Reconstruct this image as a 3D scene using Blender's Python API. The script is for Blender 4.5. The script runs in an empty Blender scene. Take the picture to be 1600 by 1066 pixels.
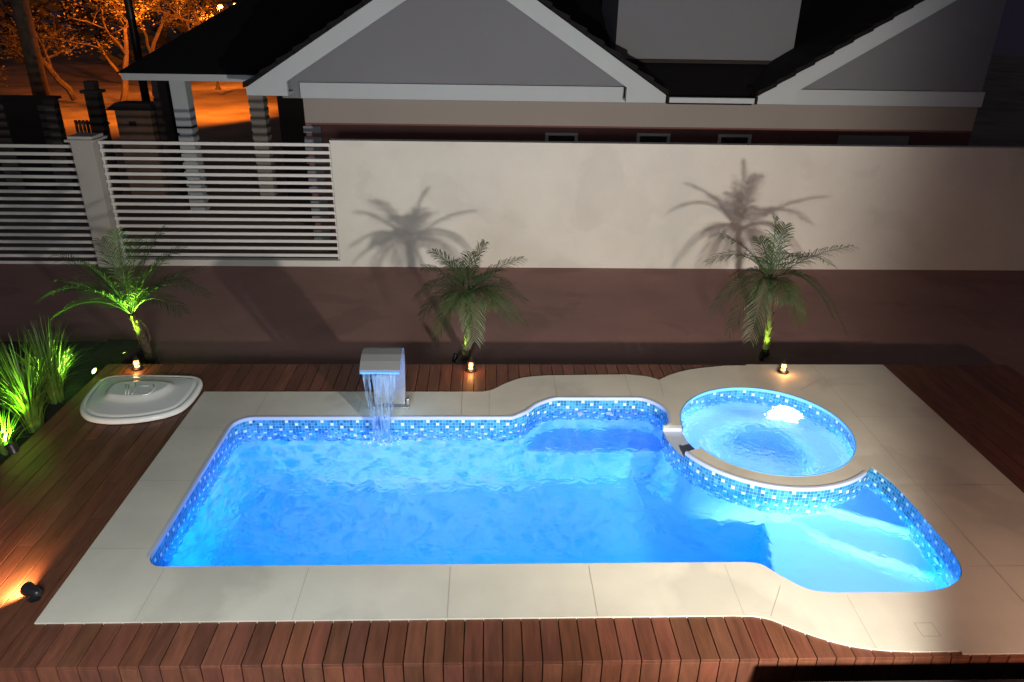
import bpy, bmesh, math, random
from mathutils import Vector, Matrix, noise
random.seed(7)
PI = math.pi
S = bpy.context.scene
C = S.collection
R = math.radians

# ------------------------------------------------------------------ camera
CAMH = 4.0
F, PITCH, YAW, ROLL = 1141.09, 0.43123441, 0.03683127, 0.01779408
fw = Vector((math.sin(YAW)*math.cos(PITCH), math.cos(YAW)*math.cos(PITCH), -math.sin(PITCH)))
rt = fw.cross(Vector((0, 0, 1))).normalized(); up = rt.cross(fw)
r2 = rt*math.cos(ROLL)+up*math.sin(ROLL); u2 = -rt*math.sin(ROLL)+up*math.cos(ROLL)
cam = bpy.data.objects.new('camera', bpy.data.cameras.new('camera')); C.objects.link(cam)
cam.matrix_world = Matrix(((r2.x, u2.x, -fw.x, 0), (r2.y, u2.y, -fw.y, 0), (r2.z, u2.z, -fw.z, CAMH), (0, 0, 0, 1)))
cam.data.sensor_width = 36; cam.data.lens = 36*F/1600; cam.data.clip_end = 600; cam.data.clip_start = 0.05
S.camera = cam

def ray(u, v):
    a, b = (u-800)/F, -(v-533)/F
    return r2*a+u2*b+fw
def g(u, v, z=0.0):
    d = ray(u, v); t = (z-CAMH)/d.z
    return Vector((d.x*t, d.y*t, z))
def gy(u, v, Y):
    d = ray(u, v); t = Y/d.y
    return Vector((d.x*t, Y, CAMH+d.z*t))

# ------------------------------------------------------------------ world, exposure
W = bpy.data.worlds.new('World'); S.world = W; W.use_nodes = True
nt = W.node_tree
sky = nt.nodes.new('ShaderNodeTexSky'); sky.sky_type = 'NISHITA'; sky.sun_disc = False
sky.sun_elevation = R(-2); sky.sun_rotation = R(200)
bg = nt.nodes['Background']; bg.inputs['Strength'].default_value = 0.15
nt.links.new(sky.outputs[0], bg.inputs[0])
bg2 = nt.nodes.new('ShaderNodeBackground'); bg2.inputs[0].default_value = (.32, .26, .46, 1); bg2.inputs[1].default_value = .026   # town glow on a clear night
adw = nt.nodes.new('ShaderNodeAddShader'); nt.links.new(bg.outputs[0], adw.inputs[0]); nt.links.new(bg2.outputs[0], adw.inputs[1])
nt.links.new(adw.outputs[0], nt.nodes['World Output'].inputs[0])
S.view_settings.view_transform = 'Standard'; S.view_settings.look = 'None'
S.view_settings.exposure = 0.0; S.view_settings.gamma = 1.0
S.render.engine = 'CYCLES'
S.cycles.use_denoising = True
S.cycles.sample_clamp_indirect = 4.0
S.cycles.max_bounces = 8; S.cycles.transmission_bounces = 8; S.cycles.transparent_max_bounces = 12
S.cycles.blur_glossy = 0.5

# ------------------------------------------------------------------ lights
def light(name, kind, loc, energy, color, target=None, **kw):
    d = bpy.data.lights.new(name, kind); d.energy = energy; d.color = color
    for k, v in kw.items(): setattr(d, k, v)
    o = bpy.data.objects.new(name, d); C.objects.link(o); o.location = loc
    if target is not None:
        o.rotation_euler = (Vector(target)-Vector(loc)).to_track_quat('-Z', 'Y').to_euler()
    return o
LAMP = Vector((2.05, 1.25, 1.62))
# porch lamp on the house this photo is taken from: three bulbs side by side
for i, (dx, e) in enumerate(((-.030, 1.0), (0, 0.9), (.030, 0.8))):
    light('porch_lamp', 'SPOT', LAMP+Vector((dx, 0, 0)), 1020*e, (1.0, 0.90, 0.77), (2.2, 12.6, 3.0),
          spot_size=R(118), spot_blend=1.0, shadow_soft_size=0.075)
# wide soft fill lamp added out of view, farther left
light('added_fill_lamp', 'SPOT', (-1.3, 0.9, 2.45), 850, (.95, .98, .97), (-2.3, 5.6, .0), spot_size=R(98), spot_blend=.9, shadow_soft_size=.55)
light('porch_lamp', 'SPOT', (4.5, 1.15, 1.7), 520, (1.0, 0.58, 0.40), (5.0, 4.2, 0), spot_size=R(92), spot_blend=1.0, shadow_soft_size=0.06)

def gobo(lamp, scale, lo, hi, seed=0.0, soft=0.5, net=False):
    d = lamp.data; d.use_nodes = True; n = d.node_tree; nd = n.nodes; em = nd['Emission']
    tc = nd.new('ShaderNodeTexCoord'); mp = nd.new('ShaderNodeMapping'); mp.inputs['Location'].default_value = (seed, seed*.7, 0)
    nz = nd.new('ShaderNodeTexNoise'); nz.inputs['Scale'].default_value = scale*.45; nz.inputs['Detail'].default_value = 2
    ad = nd.new('ShaderNodeVectorMath'); ad.operation = 'MULTIPLY_ADD'; ad.inputs[1].default_value = (1.1/scale, 1.1/scale, 1.1/scale)
    vo = nd.new('ShaderNodeTexVoronoi'); vo.feature = 'SMOOTH_F1'; vo.inputs['Scale'].default_value = scale
    vo.inputs['Smoothness'].default_value = soft
    mr = nd.new('ShaderNodeMapRange'); mr.inputs[1].default_value = .15; mr.inputs[2].default_value = .75
    if net: vo.feature = 'DISTANCE_TO_EDGE'; mr.inputs[1].default_value = .20; mr.inputs[2].default_value = .0; mr.interpolation_type = 'SMOOTHSTEP'
    mr.inputs[3].default_value = lo; mr.inputs[4].default_value = hi
    n.links.new(tc.outputs['Normal'], mp.inputs[0]); n.links.new(mp.outputs[0], nz.inputs[0])
    n.links.new(nz.outputs['Color'], ad.inputs[0]); n.links.new(mp.outputs[0], ad.inputs[2])
    n.links.new(ad.outputs[0], vo.inputs[0]); n.links.new(vo.outputs['Distance'], mr.inputs[0])
    n.links.new(mr.outputs[0], em.inputs['Strength'])
POOLC = (0.02, 0.58, 1.0)
for k, x in enumerate((-1.60, -.45, .70, 1.80)):
    L = light('pool_lamp_light', 'SPOT', (x, 4.62, -0.36), 78*(.85 if k == 3 else 1), POOLC, (x*1.02, 6.75, -.46), spot_size=R(172), spot_blend=.35, shadow_soft_size=.012)
    L2 = light('pool_lamp_light', 'SPOT', (x, 4.64, -0.36), 112*(.5 if k == 3 else 1), (1, .30, .58), (x*.9, 6.75, -.42), spot_size=R(118), spot_blend=1, shadow_soft_size=.006)
    gobo(L2, 12, .12, 3.8, 4+k*2.3, .15, True)
    gobo(L, 11, .5, 1.8, k*1.7, .2, True)
light('pool_lamp_light', 'SPOT', (2.95, 4.26, -0.22), 150, (.08, .66, 1), (3.0, 4.9, -.75), spot_size=R(170), spot_blend=.6, shadow_soft_size=.07)
light('pool_lamp_light', 'SPOT', (2.95, 4.30, -0.26), 1150, (1, .52, .60), (3.0, 4.62, -.62), spot_size=R(120), spot_blend=1, shadow_soft_size=.06)
light('spa_lamp_light', 'SPOT', (3.25, 7.12, -0.28), 440, (.60, .72, 1), (2.8, 6.1, -.6), spot_size=R(172), spot_blend=.5, shadow_soft_size=.05)

# ------------------------------------------------------------------ helpers
MATS = {}
def mat(name, col, rough=.6, metal=0, var=.0, vscale=4., bump=0., bscale=30., spec=.5, stretch=(1, 1, 1), attr=False, em=None, ems=0, col2=None, trans=0, objc=True, detail=6):
    m = bpy.data.materials.new(name); m.use_nodes = True; nt = m.node_tree; N = nt.nodes; Lk = nt.links.new
    b = N['Principled BSDF']
    b.inputs['Base Color'].default_value = (*col, 1); b.inputs['Roughness'].default_value = rough
    b.inputs['Metallic'].default_value = metal; b.inputs['Specular IOR Level'].default_value = spec
    tc = N.new('ShaderNodeTexCoord'); mp = N.new('ShaderNodeMapping'); mp.inputs['Scale'].default_value = stretch
    Lk(tc.outputs['Object'], mp.inputs[0])
    out = None
    if var or col2:
        nz = N.new('ShaderNodeTexNoise'); nz.inputs['Scale'].default_value = vscale; nz.inputs['Detail'].default_value = detail
        nz.inputs['Roughness'].default_value = .6
        Lk(mp.outputs[0], nz.inputs[0])
        mr = N.new('ShaderNodeMapRange'); mr.inputs[1].default_value = .3; mr.inputs[2].default_value = .7
        Lk(nz.outputs['Fac'], mr.inputs[0])
        mx = N.new('ShaderNodeMix'); mx.data_type = 'RGBA'
        c2 = col2 or tuple(c*(1-var) for c in col)
        mx.inputs[6].default_value = (*col, 1); mx.inputs[7].default_value = (*c2, 1)
        Lk(mr.outputs[0], mx.inputs[0]); out = mx.outputs[2]
    if attr:
        at = N.new('ShaderNodeAttribute'); at.attribute_name = 'tone'
        mu = N.new('ShaderNodeMix'); mu.data_type = 'RGBA'; mu.blend_type = 'MULTIPLY'; mu.inputs[0].default_value = 1
        if out: Lk(out, mu.inputs[6])
        else: mu.inputs[6].default_value = (*col, 1)
        Lk(at.outputs['Color'], mu.inputs[7]); out = mu.outputs[2]
    if out: Lk(out, b.inputs['Base Color'])
    if bump:
        n2 = N.new('ShaderNodeTexNoise'); n2.inputs['Scale'].default_value = bscale; n2.inputs['Detail'].default_value = 5
        Lk(mp.outputs[0], n2.inputs[0])
        bp = N.new('ShaderNodeBump'); bp.inputs['Strength'].default_value = bump; bp.inputs['Distance'].default_value = .01
        Lk(n2.outputs['Fac'], bp.inputs['Height']); Lk(bp.outputs[0], b.inputs['Normal'])
    if em:
        b.inputs['Emission Color'].default_value = (*em, 1); b.inputs['Emission Strength'].default_value = ems
    MATS[name] = m
    return m

class MB:
    def __init__(s): s.v = []; s.f = []; s.t = []; s.tone = 1.0
    def add(s, vs, fs):
        n = len(s.v); s.v += [tuple(v) for v in vs]
        for f in fs: s.f.append(tuple(i+n for i in f)); s.t.append(s.tone)
    def box(s, x0, x1, y0, y1, z0, z1):
        s.add([(x0, y0, z0), (x1, y0, z0), (x1, y1, z0), (x0, y1, z0), (x0, y0, z1), (x1, y0, z1), (x1, y1, z1), (x0, y1, z1)],
              [(3, 2, 1, 0), (4, 5, 6, 7), (0, 1, 5, 4), (1, 2, 6, 5), (2, 3, 7, 6), (3, 0, 4, 7)])
    def prism_y(s, poly, y0, y1):   # poly of (x,z)
        n = len(poly)
        s.add([(x, y0, z) for x, z in poly]+[(x, y1, z) for x, z in poly],
              [tuple(range(n)), tuple(range(2*n-1, n-1, -1))]+[(i, i+n, (i+1) % n+n, (i+1) % n) for i in range(n)])
    def loft(s, loops, close=True, capa=False, capb=False):
        n = len(loops[0]); base = len(s.v)
        vs = [p for l in loops for p in l]; fs = []
        for k in range(len(loops)-1):
            for i in range(n if close else n-1):
                j = (i+1) % n
                fs.append((k*n+i, k*n+j, (k+1)*n+j, (k+1)*n+i))
        if capa: fs.append(tuple(range(n-1, -1, -1)))
        if capb: fs.append(tuple((len(loops)-1)*n+i for i in range(n)))
        s.add(vs, fs)
    def lathe(s, prof, c, n=24, axis=None):
        c = Vector(c); q = axis.to_track_quat('Z', 'Y') if axis is not None else None
        loops = []
        for r, z in prof:
            L = []
            for i in range(n):
                p = Vector((r*math.cos(2*PI*i/n), r*math.sin(2*PI*i/n), z))
                if q: p = q @ p
                L.append(c+p)
            loops.append(L)
        s.loft(loops, True, True, True)
    def tube(s, pts, rads, n=8):
        pts = [Vector(p) for p in pts]; loops = []
        for i, p in enumerate(pts):
            d = (pts[min(i+1, len(pts)-1)]-pts[max(i-1, 0)]).normalized()
            a = d.cross(Vector((0, 0, 1)));
            if a.length < .05: a = d.cross(Vector((1, 0, 0)))
            a.normalize(); b = d.cross(a)
            r = rads[i] if hasattr(rads, '__len__') else rads
            loops.append([p+a*r*math.cos(2*PI*k/n)+b*r*math.sin(2*PI*k/n) for k in range(n)])
        s.loft(loops, True, True, True)
    def build(s, name, m, parent=None, smooth=False, bevel=0, loc=None, label=None):
        me = bpy.data.meshes.new(name); me.from_pydata(s.v, [], s.f); me.update()
        if any(t != 1.0 for t in s.t):
            ca = me.color_attributes.new('tone', 'FLOAT_COLOR', 'CORNER')
            k = 0
            for p in me.polygons:
                t = s.t[p.index]; t = t if isinstance(t, tuple) else (t, t, t)
                for _ in p.vertices: ca.data[k].color = (*t, 1); k += 1
        o = bpy.data.objects.new(name, me); C.objects.link(o)
        me.materials.append(m)
        if smooth:
            for p in me.polygons: p.use_smooth = True
        if bevel:
            b = o.modifiers.new('bevel', 'BEVEL'); b.width = bevel; b.segments = 2; b.limit_method = 'ANGLE'
        if parent is not None:
            o.parent = parent; o.matrix_parent_inverse = Matrix.Translation(-parent.location)
        if label: o['label'] = label
        return o
def thing(name, loc, label, cat, group=None):
    o = bpy.data.objects.new(name, None); C.objects.link(o); o.location = loc; o.empty_display_size = .1
    o['label'] = label; o['category'] = cat; o['kind'] = 'thing'
    if group: o['group'] = group
    return o
def struct(o, kind='structure'):
    o['kind'] = kind; return o
def tag(o, label, cat, group=None):
    o['label'] = label; o['category'] = cat; o['kind'] = 'thing'
    if group: o['group'] = group
    return o
def smooth_poly(pts, k=2, keep=()):   # Chaikin
    for _ in range(k):
        q = []
        n = len(pts)
        for i in range(n):
            a, b = Vector(pts[i]), Vector(pts[(i+1) % n])
            q += [a*.75+b*.25, a*.25+b*.75]
        pts = q
    return [tuple(p) for p in pts]
def offset(poly, d):   # positive = inwards for CCW
    n = len(poly); out = []
    for i in range(n):
        a, b, c = Vector(poly[i-1][:2]), Vector(poly[i][:2]), Vector(poly[(i+1) % n][:2])
        e1 = (b-a); e2 = (c-b)
        if e1.length < 1e-6: e1 = e2
        if e2.length < 1e-6: e2 = e1
        e1.normalize(); e2.normalize()
        n1 = Vector((-e1.y, e1.x)); n2 = Vector((-e2.y, e2.x)); m = n1+n2
        if m.length < 1e-4: m = n1
        m.normalize(); k = max(.5, m.dot(n1))
        p = b+m*(d/k); out.append((p.x, p.y))
    return out
def loop3(poly, z): return [Vector((p[0], p[1], z)) for p in poly]
def fill(mb, outer, z, holes=()):   # triangulated polygon with holes
    bm = bmesh.new(); es = []
    for L in [outer]+list(holes):
        vs = [bm.verts.new((p[0], p[1], z)) for p in L]
        for i in range(len(vs)): es.append(bm.edges.new((vs[i-1], vs[i])))
    r = bmesh.ops.triangle_fill(bm, use_beauty=True, use_dissolve=False, edges=es)
    bm.verts.index_update(); bmesh.ops.recalc_face_normals(bm, faces=bm.faces)
    fs = []
    for f in bm.faces:
        idx = [v.index for v in f.verts]
        if f.normal.z < 0: idx.reverse()
        fs.append(tuple(idx))
    mb.add([v.co.copy() for v in bm.verts], fs); bm.free()

# ------------------------------------------------------------------ materials
M_pave = mat('cream_stone_paving', (.64, .615, .53), .58, var=.20, vscale=1.1, bump=.12, bscale=60)
def damp(m, lo=.80):
    nt = m.node_tree; N = nt.nodes; Lk = nt.links.new; b = N['Principled BSDF']; src = b.inputs['Base Color'].links[0].from_socket
    tc = N.new('ShaderNodeTexCoord'); nz = N.new('ShaderNodeTexNoise'); nz.inputs['Scale'].default_value = .8; nz.inputs['Detail'].default_value = 5; nz.inputs['Distortion'].default_value = .5
    mr = N.new('ShaderNodeMapRange'); mr.inputs[1].default_value = .56; mr.inputs[2].default_value = .62; mr.inputs[3].default_value = 1; mr.inputs[4].default_value = lo
    n2 = N.new('ShaderNodeTexNoise'); n2.inputs['Scale'].default_value = 170; n2.inputs['Detail'].default_value = 2
    m2 = N.new('ShaderNodeMapRange'); m2.inputs[3].default_value = .90; m2.inputs[4].default_value = 1.06
    mu = N.new('ShaderNodeMath'); mu.operation = 'MULTIPLY'
    Lk(tc.outputs['Object'], nz.inputs[0]); Lk(nz.outputs['Fac'], mr.inputs[0]); Lk(tc.outputs['Object'], n2.inputs[0]); Lk(n2.outputs['Fac'], m2.inputs[0])
    Lk(mr.outputs[0], mu.inputs[0]); Lk(m2.outputs[0], mu.inputs[1])
    vm = N.new('ShaderNodeVectorMath'); vm.operation = 'SCALE'; Lk(src, vm.inputs[0]); Lk(mu.outputs[0], vm.inputs['Scale']); Lk(vm.outputs[0], b.inputs['Base Color'])
damp(M_pave, .86)
M_joint = mat('paving_joint', (.37, .345, .295), .9)
M_wood = mat('red_brown_deck_wood', (.19, .070, .040), .50, var=.48, vscale=3.2, stretch=(5, .7, 1), bump=.35, bscale=9, attr=True)
M_void = mat('underdeck_shade', (.012, .010, .011), .9)  # near-black colour paints in the shade of the hollow under the boards
M_yard = mat('brown_earth_paving', (.35, .195, .17), .85, var=.22, vscale=.9, bump=.3, bscale=25)
M_soil = mat('planting_soil', (.020, .013, .011), .95, var=.5, vscale=8, bump=.8, bscale=40)
M_sand = mat('street_sand', (.34, .27, .20), .95, col2=(.12, .09, .06), vscale=.35, bump=.4, bscale=3)
M_wall = mat('white_render', (.76, .75, .71), .85, var=.13, vscale=.9, bump=.12, bscale=60)
M_white = mat('white_painted_metal', (.78, .78, .78), .45)
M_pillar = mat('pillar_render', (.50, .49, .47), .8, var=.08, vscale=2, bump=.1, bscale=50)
M_grey = mat('glow_tinted_grey_render', (.215, .225, .26), .85, var=.06, vscale=1, bump=.1, bscale=50)  # bluish cast of the pool glow is mixed into this grey
M_low = mat('warm_grey_render', (.33, .30, .285), .85, var=.06, vscale=1, bump=.1, bscale=50)
M_trim = mat('glow_tinted_white_trim', (.52, .58, .63), .7, var=.05, vscale=2)  # white tinted blue to carry the pool's glow
M_roof = mat('dark_roof_tiles', (.010, .009, .011), .8, var=.4, vscale=6, spec=.25)
M_dark = mat('dark_wall', (.035, .026, .026), .85, var=.3, vscale=2)
M_glass_dark = mat('dark_window_glass', (.012, .013, .016), .08)
M_gel = mat('blue_gelcoat', (.165, .54, .96), .35)
M_rim = mat('white_gelcoat_rim', (.42, .49, .62), .35)
M_steel = mat('brushed_steel', (.30, .32, .33), .42, metal=.45, var=.1, vscale=3, stretch=(1, 30, 1))
M_black = mat('black_plastic', (.014, .014, .017), .4)
M_green_em = mat('green_lens', (.3, .8, .1), .3, em=(.35, 1, .08), ems=40)
M_warm_em = mat('warm_lens', (.9, .7, .4), .3, em=(1, .62, .25), ems=10)
M_flame = mat('glowing_amber_core', (1, .6, .3), .4, em=(1, .42, .12), ems=5.5)
M_amber = mat('amber_glass', (.9, .30, .05), .3, em=(1, .22, .02), ems=1.1)
M_fiber = mat('glossy_white_fibreglass', (.80, .82, .80), .12, var=.04, vscale=3)
M_frond = mat('palm_leaf', (.045, .092, .026), .55, var=.4, vscale=5, attr=True)
M_dry = mat('dry_frond', (.16, .10, .055), .8, var=.4, vscale=8)
M_trunk = mat('palm_trunk_fibre', (.11, .075, .045), .85, var=.5, vscale=18, bump=1, bscale=50)
M_grass = mat('grass_blade', (.10, .20, .035), .5, var=.3, vscale=9, attr=True)
M_bark = mat('bark', (.17, .125, .09), .9, var=.5, vscale=6, bump=1, bscale=20)
M_leaf = mat('tree_leaf', (.15, .12, .045), .7, var=.4, vscale=3, attr=True)
M_wave = mat('blue_led_edge', (.1, .4, .9), .3, em=(.01, .22, .9), ems=.9)

damp(M_wall, .93); damp(M_yard, .84)
def tile_mat():
    m = bpy.data.materials.new('blue_mosaic_tile'); m.use_nodes = True; nt = m.node_tree; N = nt.nodes; Lk = nt.links.new
    b = N['Principled BSDF']; b.inputs['Roughness'].default_value = .18
    uv = N.new('ShaderNodeUVMap'); uv.uv_map = 'tile'
    sc = N.new('ShaderNodeVectorMath'); sc.operation = 'SCALE'; sc.inputs['Scale'].default_value = 1.0
    Lk(uv.outputs[0], sc.inputs[0])
    fl = N.new('ShaderNodeVectorMath'); fl.operation = 'FLOOR'; Lk(sc.outputs[0], fl.inputs[0])
    fr = N.new('ShaderNodeVectorMath'); fr.operation = 'FRACTION'; Lk(sc.outputs[0], fr.inputs[0])
    wn = N.new('ShaderNodeTexWhiteNoise'); wn.noise_dimensions = '3D'; Lk(fl.outputs[0], wn.inputs[0])
    cr = N.new('ShaderNodeValToRGB'); e = cr.color_ramp; e.interpolation = 'CONSTANT'
    e.elements[0].position = 0; e.elements[0].color = (.012, .115, .21, 1)
    e.elements[1].position = .22; e.elements[1].color = (.025, .20, .36, 1)
    for p, c in ((.5, (.018, .155, .29, 1)), (.72, (.05, .28, .47, 1)), (.985, (.07, .34, .55, 1))):
        q = e.elements.new(p); q.color = c
    Lk(wn.outputs['Value'], cr.inputs[0])
    sp = N.new('ShaderNodeSeparateXYZ'); Lk(fr.outputs[0], sp.inputs[0])
    # every thirteenth tile, stepping by rows, is white
    dt = N.new('ShaderNodeVectorMath'); dt.operation = 'DOT_PRODUCT'; dt.inputs[1].default_value = (2, 5, 0); Lk(fl.outputs[0], dt.inputs[0])
    mo = N.new('ShaderNodeMath'); mo.operation = 'FLOORED_MODULO'; mo.inputs[1].default_value = 11; Lk(dt.outputs['Value'], mo.inputs[0])
    lt = N.new('ShaderNodeMath'); lt.operation = 'LESS_THAN'; lt.inputs[1].default_value = .5; Lk(mo.outputs[0], lt.inputs[0])
    wm = N.new('ShaderNodeMix'); wm.data_type = 'RGBA'; Lk(lt.outputs[0], wm.inputs[0]); Lk(cr.outputs[0], wm.inputs[6]); wm.inputs[7].default_value = (.62, .74, .82, 1)
    def edge(o):
        a = N.new('ShaderNodeMath'); a.operation = 'PINGPONG'; a.inputs[1].default_value = .5; Lk(o, a.inputs[0])
        c = N.new('ShaderNodeMath'); c.operation = 'LESS_THAN'; c.inputs[1].default_value = .05; Lk(a.outputs[0], c.inputs[0]); return c
    ex, ey = edge(sp.outputs[0]), edge(sp.outputs[1])
    mxm = N.new('ShaderNodeMath'); mxm.operation = 'MAXIMUM'; Lk(ex.outputs[0], mxm.inputs[0]); Lk(ey.outputs[0], mxm.inputs[1])
    mx = N.new('ShaderNodeMix'); mx.data_type = 'RGBA'; Lk(mxm.outputs[0], mx.inputs[0]); Lk(wm.outputs[2], mx.inputs[6])
    mx.inputs[7].default_value = (.17, .42, .62, 1); Lk(mx.outputs[2], b.inputs['Base Color'])
    return m
M_tile = tile_mat()
def water_mat(name, scale, strength, dist, absorb=0):
    m = bpy.data.materials.new(name); m.use_nodes = True; nt = m.node_tree; N = nt.nodes; Lk = nt.links.new
    N.remove(N['Principled BSDF'])
    gl = N.new('ShaderNodeBsdfGlass'); gl.inputs['IOR'].default_value = 1.33; gl.inputs['Roughness'].default_value = 0
    gl.inputs['Color'].default_value = (.93, .98, 1, 1)
    tc = N.new('ShaderNodeTexCoord')
    n1 = N.new('ShaderNodeTexNoise'); n1.inputs['Scale'].default_value = scale; n1.inputs['Detail'].default_value = 2.5; n1.inputs['Distortion'].default_value = .6
    Lk(tc.outputs['Object'], n1.inputs[0])
    bp = N.new('ShaderNodeBump'); bp.inputs['Strength'].default_value = strength; bp.inputs['Distance'].default_value = dist
    Lk(n1.outputs['Fac'], bp.inputs['Height']); Lk(bp.outputs[0], gl.inputs['Normal'])
    Lk(gl.outputs[0], N['Material Output'].inputs[0])
    if absorb:
        va = N.new('ShaderNodeVolumeAbsorption'); va.inputs['Color'].default_value = (0, .73, .97, 1); va.inputs['Density'].default_value = absorb
        Lk(va.outputs[0], N['Material Output'].inputs['Volume'])
    return m
M_water = water_mat('rippled_pool_water', 8.0, 1.0, .020, .16)
M_spaw = water_mat('agitated_spa_water', 13, 1.0, .035, .15)
M_fall = water_mat('falling_water', 14, .8, .03)
def milky(m, scale, lo, hi):   # aerated, streaky water
    nt = m.node_tree; N = nt.nodes; Lk = nt.links.new
    gl = [n for n in N if n.type == 'BSDF_GLASS'][0]
    df = N.new('ShaderNodeBsdfDiffuse'); df.inputs[0].default_value = (.50, .70, .92, 1)
    tr = N.new('ShaderNodeBsdfTranslucent'); tr.inputs[0].default_value = (.50, .70, .92, 1)
    a = N.new('ShaderNodeAddShader'); Lk(df.outputs[0], a.inputs[0]); Lk(tr.outputs[0], a.inputs[1])
    tc = N.new('ShaderNodeTexCoord'); mp = N.new('ShaderNodeMapping'); mp.inputs['Scale'].default_value = (scale, 2, scale*.09)
    nz = N.new('ShaderNodeTexNoise'); nz.inputs['Scale'].default_value = 1; nz.inputs['Detail'].default_value = 4
    mr = N.new('ShaderNodeMapRange'); mr.inputs[1].default_value = .38; mr.inputs[2].default_value = .68; mr.inputs[3].default_value = lo; mr.inputs[4].default_value = hi
    Lk(tc.outputs['Object'], mp.inputs[0]); Lk(mp.outputs[0], nz.inputs[0]); Lk(nz.outputs['Fac'], mr.inputs[0])
    mx = N.new('ShaderNodeMixShader'); Lk(mr.outputs[0], mx.inputs[0]); Lk(gl.outputs[0], mx.inputs[1]); Lk(a.outputs[0], mx.inputs[2])
    Lk(mx.outputs[0], N['Material Output'].inputs[0])
milky(M_fall, 60, .0, .20)

# ------------------------------------------------------------------ outlines (metres, z = 0 is the paving)
SPC, SPR, LR = Vector((2.93, 6.53)), .88, 1.07
def arc(c, r, a0, a1, n): return [(c[0]+r*math.cos(R(a0+(a1-a0)*i/n)), c[1]+r*math.sin(R(a0+(a1-a0)*i/n))) for i in range(n+1)]
def spline(pts, sub=5):
    out = []
    P = [Vector(p) for p in pts]; n = len(P)
    for i in range(n-1):
        a, b, c, d = P[max(i-1, 0)], P[i], P[i+1], P[min(i+2, n-1)]
        for k in range(sub):
            t = k/sub
            q = .5*((2*b)+(c-a)*t+(2*a-5*b+4*c-d)*t*t+(-a+3*b-3*c+d)*t**3); out.append((q.x, q.y))
    out.append(tuple(P[-1])); return out
pool = []
pool += arc((-2.52, 4.63), .14, 270, 180, 6)               # near-left corner; clockwise for now
pool += arc((-2.45, 6.54), .205, 180, 90, 8)
pool += [(-1.8, 6.745), (-.9, 6.745), (0.1, 6.745)]
pool += spline([(0.263, 6.745), (.42, 6.865), (.55, 7.03), (.74, 7.155), (.90, 7.165)], 4)
pool += [(1.3, 7.165)]
pool += spline([(1.62, 7.165), (1.75, 7.15), (1.885, 7.035), (1.955, 6.86), (1.925, 6.62)], 4)
pool += arc(SPC, LR, 178, 317, 40)
pool += spline([(3.755, 5.68), (3.80, 5.42), (3.81, 4.95), (3.80, 4.56), (3.72, 4.33), (3.54, 4.20), (3.30, 4.15)], 4)
pool += spline([(2.62, 4.15), (2.44, 4.19), (2.29, 4.33), (2.18, 4.46), (2.05, 4.49)], 4)
pool = pool[::-1]      # counter-clockwise
def dedupe(P):
    out = []
    for p in P:
        if not out or (Vector(p)-Vector(out[-1])).length > .012: out.append(p)
    if (Vector(out[0])-Vector(out[-1])).length < .012: out.pop()
    return out
pool = dedupe(pool)
spa = arc(SPC, SPR, 0, 360, 72)[:-1]
PX0, PX1, PY0, PY1 = -3.18, 4.93, 3.93, 8.01
pave = [(PX0, PY0), (1.80, 3.935)]+spline([(1.93, 3.93), (2.05, 3.895), (2.26, 3.765), (2.52, 3.65), (2.82, 3.60), (3.10, 3.592)], 4)
pave += [(3.27, 3.592), (3.27, 3.568), (PX1, 3.568), (PX1, PY1), (3.20, PY1), (3.20, 7.985)]
pave += spline([(2.91, 7.975), (2.48, 7.875), (2.20, 7.735), (2.03, 7.60)], 4)
pave += spline([(2.025, 7.605), (1.90, 7.69), (1.67, 7.74)], 4)+spline([(.72, 7.715), (.42, 7.655), (.20, 7.50), (.06, 7.36), (-.06, 7.31)], 4)
pave += [(PX0, 7.31)]
pave = dedupe(pave)

# ------------------------------------------------------------------ ground
GZ = -.35
mb = MB()
fill(mb, [(-40, -6), (40, -6), (40, 13.2), (-40, 13.2)], GZ, [[(-2.9, 4.0), (4.0, 4.0), (4.0, 7.6), (-2.9, 7.6)]])
struct(mb.build('ground', M_yard))
mb = MB(); n = 40
vs = []; fs = []
for j in range(n+1):
    for i in range(n+1):
        x = -90+150*i/n; y = 13.2+110*(j/n)**1.7
        z = GZ-.004+(.35*noise.noise(Vector((x*.12, y*.12, 0)))*min(1, max(0, (y-20)/10)) if y > 20 else 0)
        vs.append((x, y, z))
for j in range(n):
    for i in range(n): a = j*(n+1)+i; fs.append((a, a+1, a+n+2, a+n+1))
mb.add(vs, fs); struct(mb.build('sandy_street', M_sand, smooth=True))

# ------------------------------------------------------------------ paving
NA0, NA1 = 178, 206           # the spillway gap in the tub ledge, degrees
d0 = Vector((math.cos(R(NA0)), math.sin(R(NA0)))); d1 = Vector((math.cos(R(NA1)), math.sin(R(NA1))))
def on_notch(p):
    q = Vector(p[:2])-SPC; a = math.degrees(math.atan2(q.y, q.x)) % 360
    return abs(q.length-LR) < .02 and NA0-.5 < a < NA1+.5
# one hole: pool, spillway gap and tub together
k0 = min(range(len(pool)), key=lambda i: (Vector(pool[i])-(SPC+d0*LR)).length)
k1 = min(range(len(pool)), key=lambda i: (Vector(pool[i])-(SPC+d1*LR)).length)
path = []; i = k0
while True:
    path.append(pool[i])
    if i == k1: break
    i = (i+1) % len(pool)
    if len(path) > 2000: break
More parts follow.
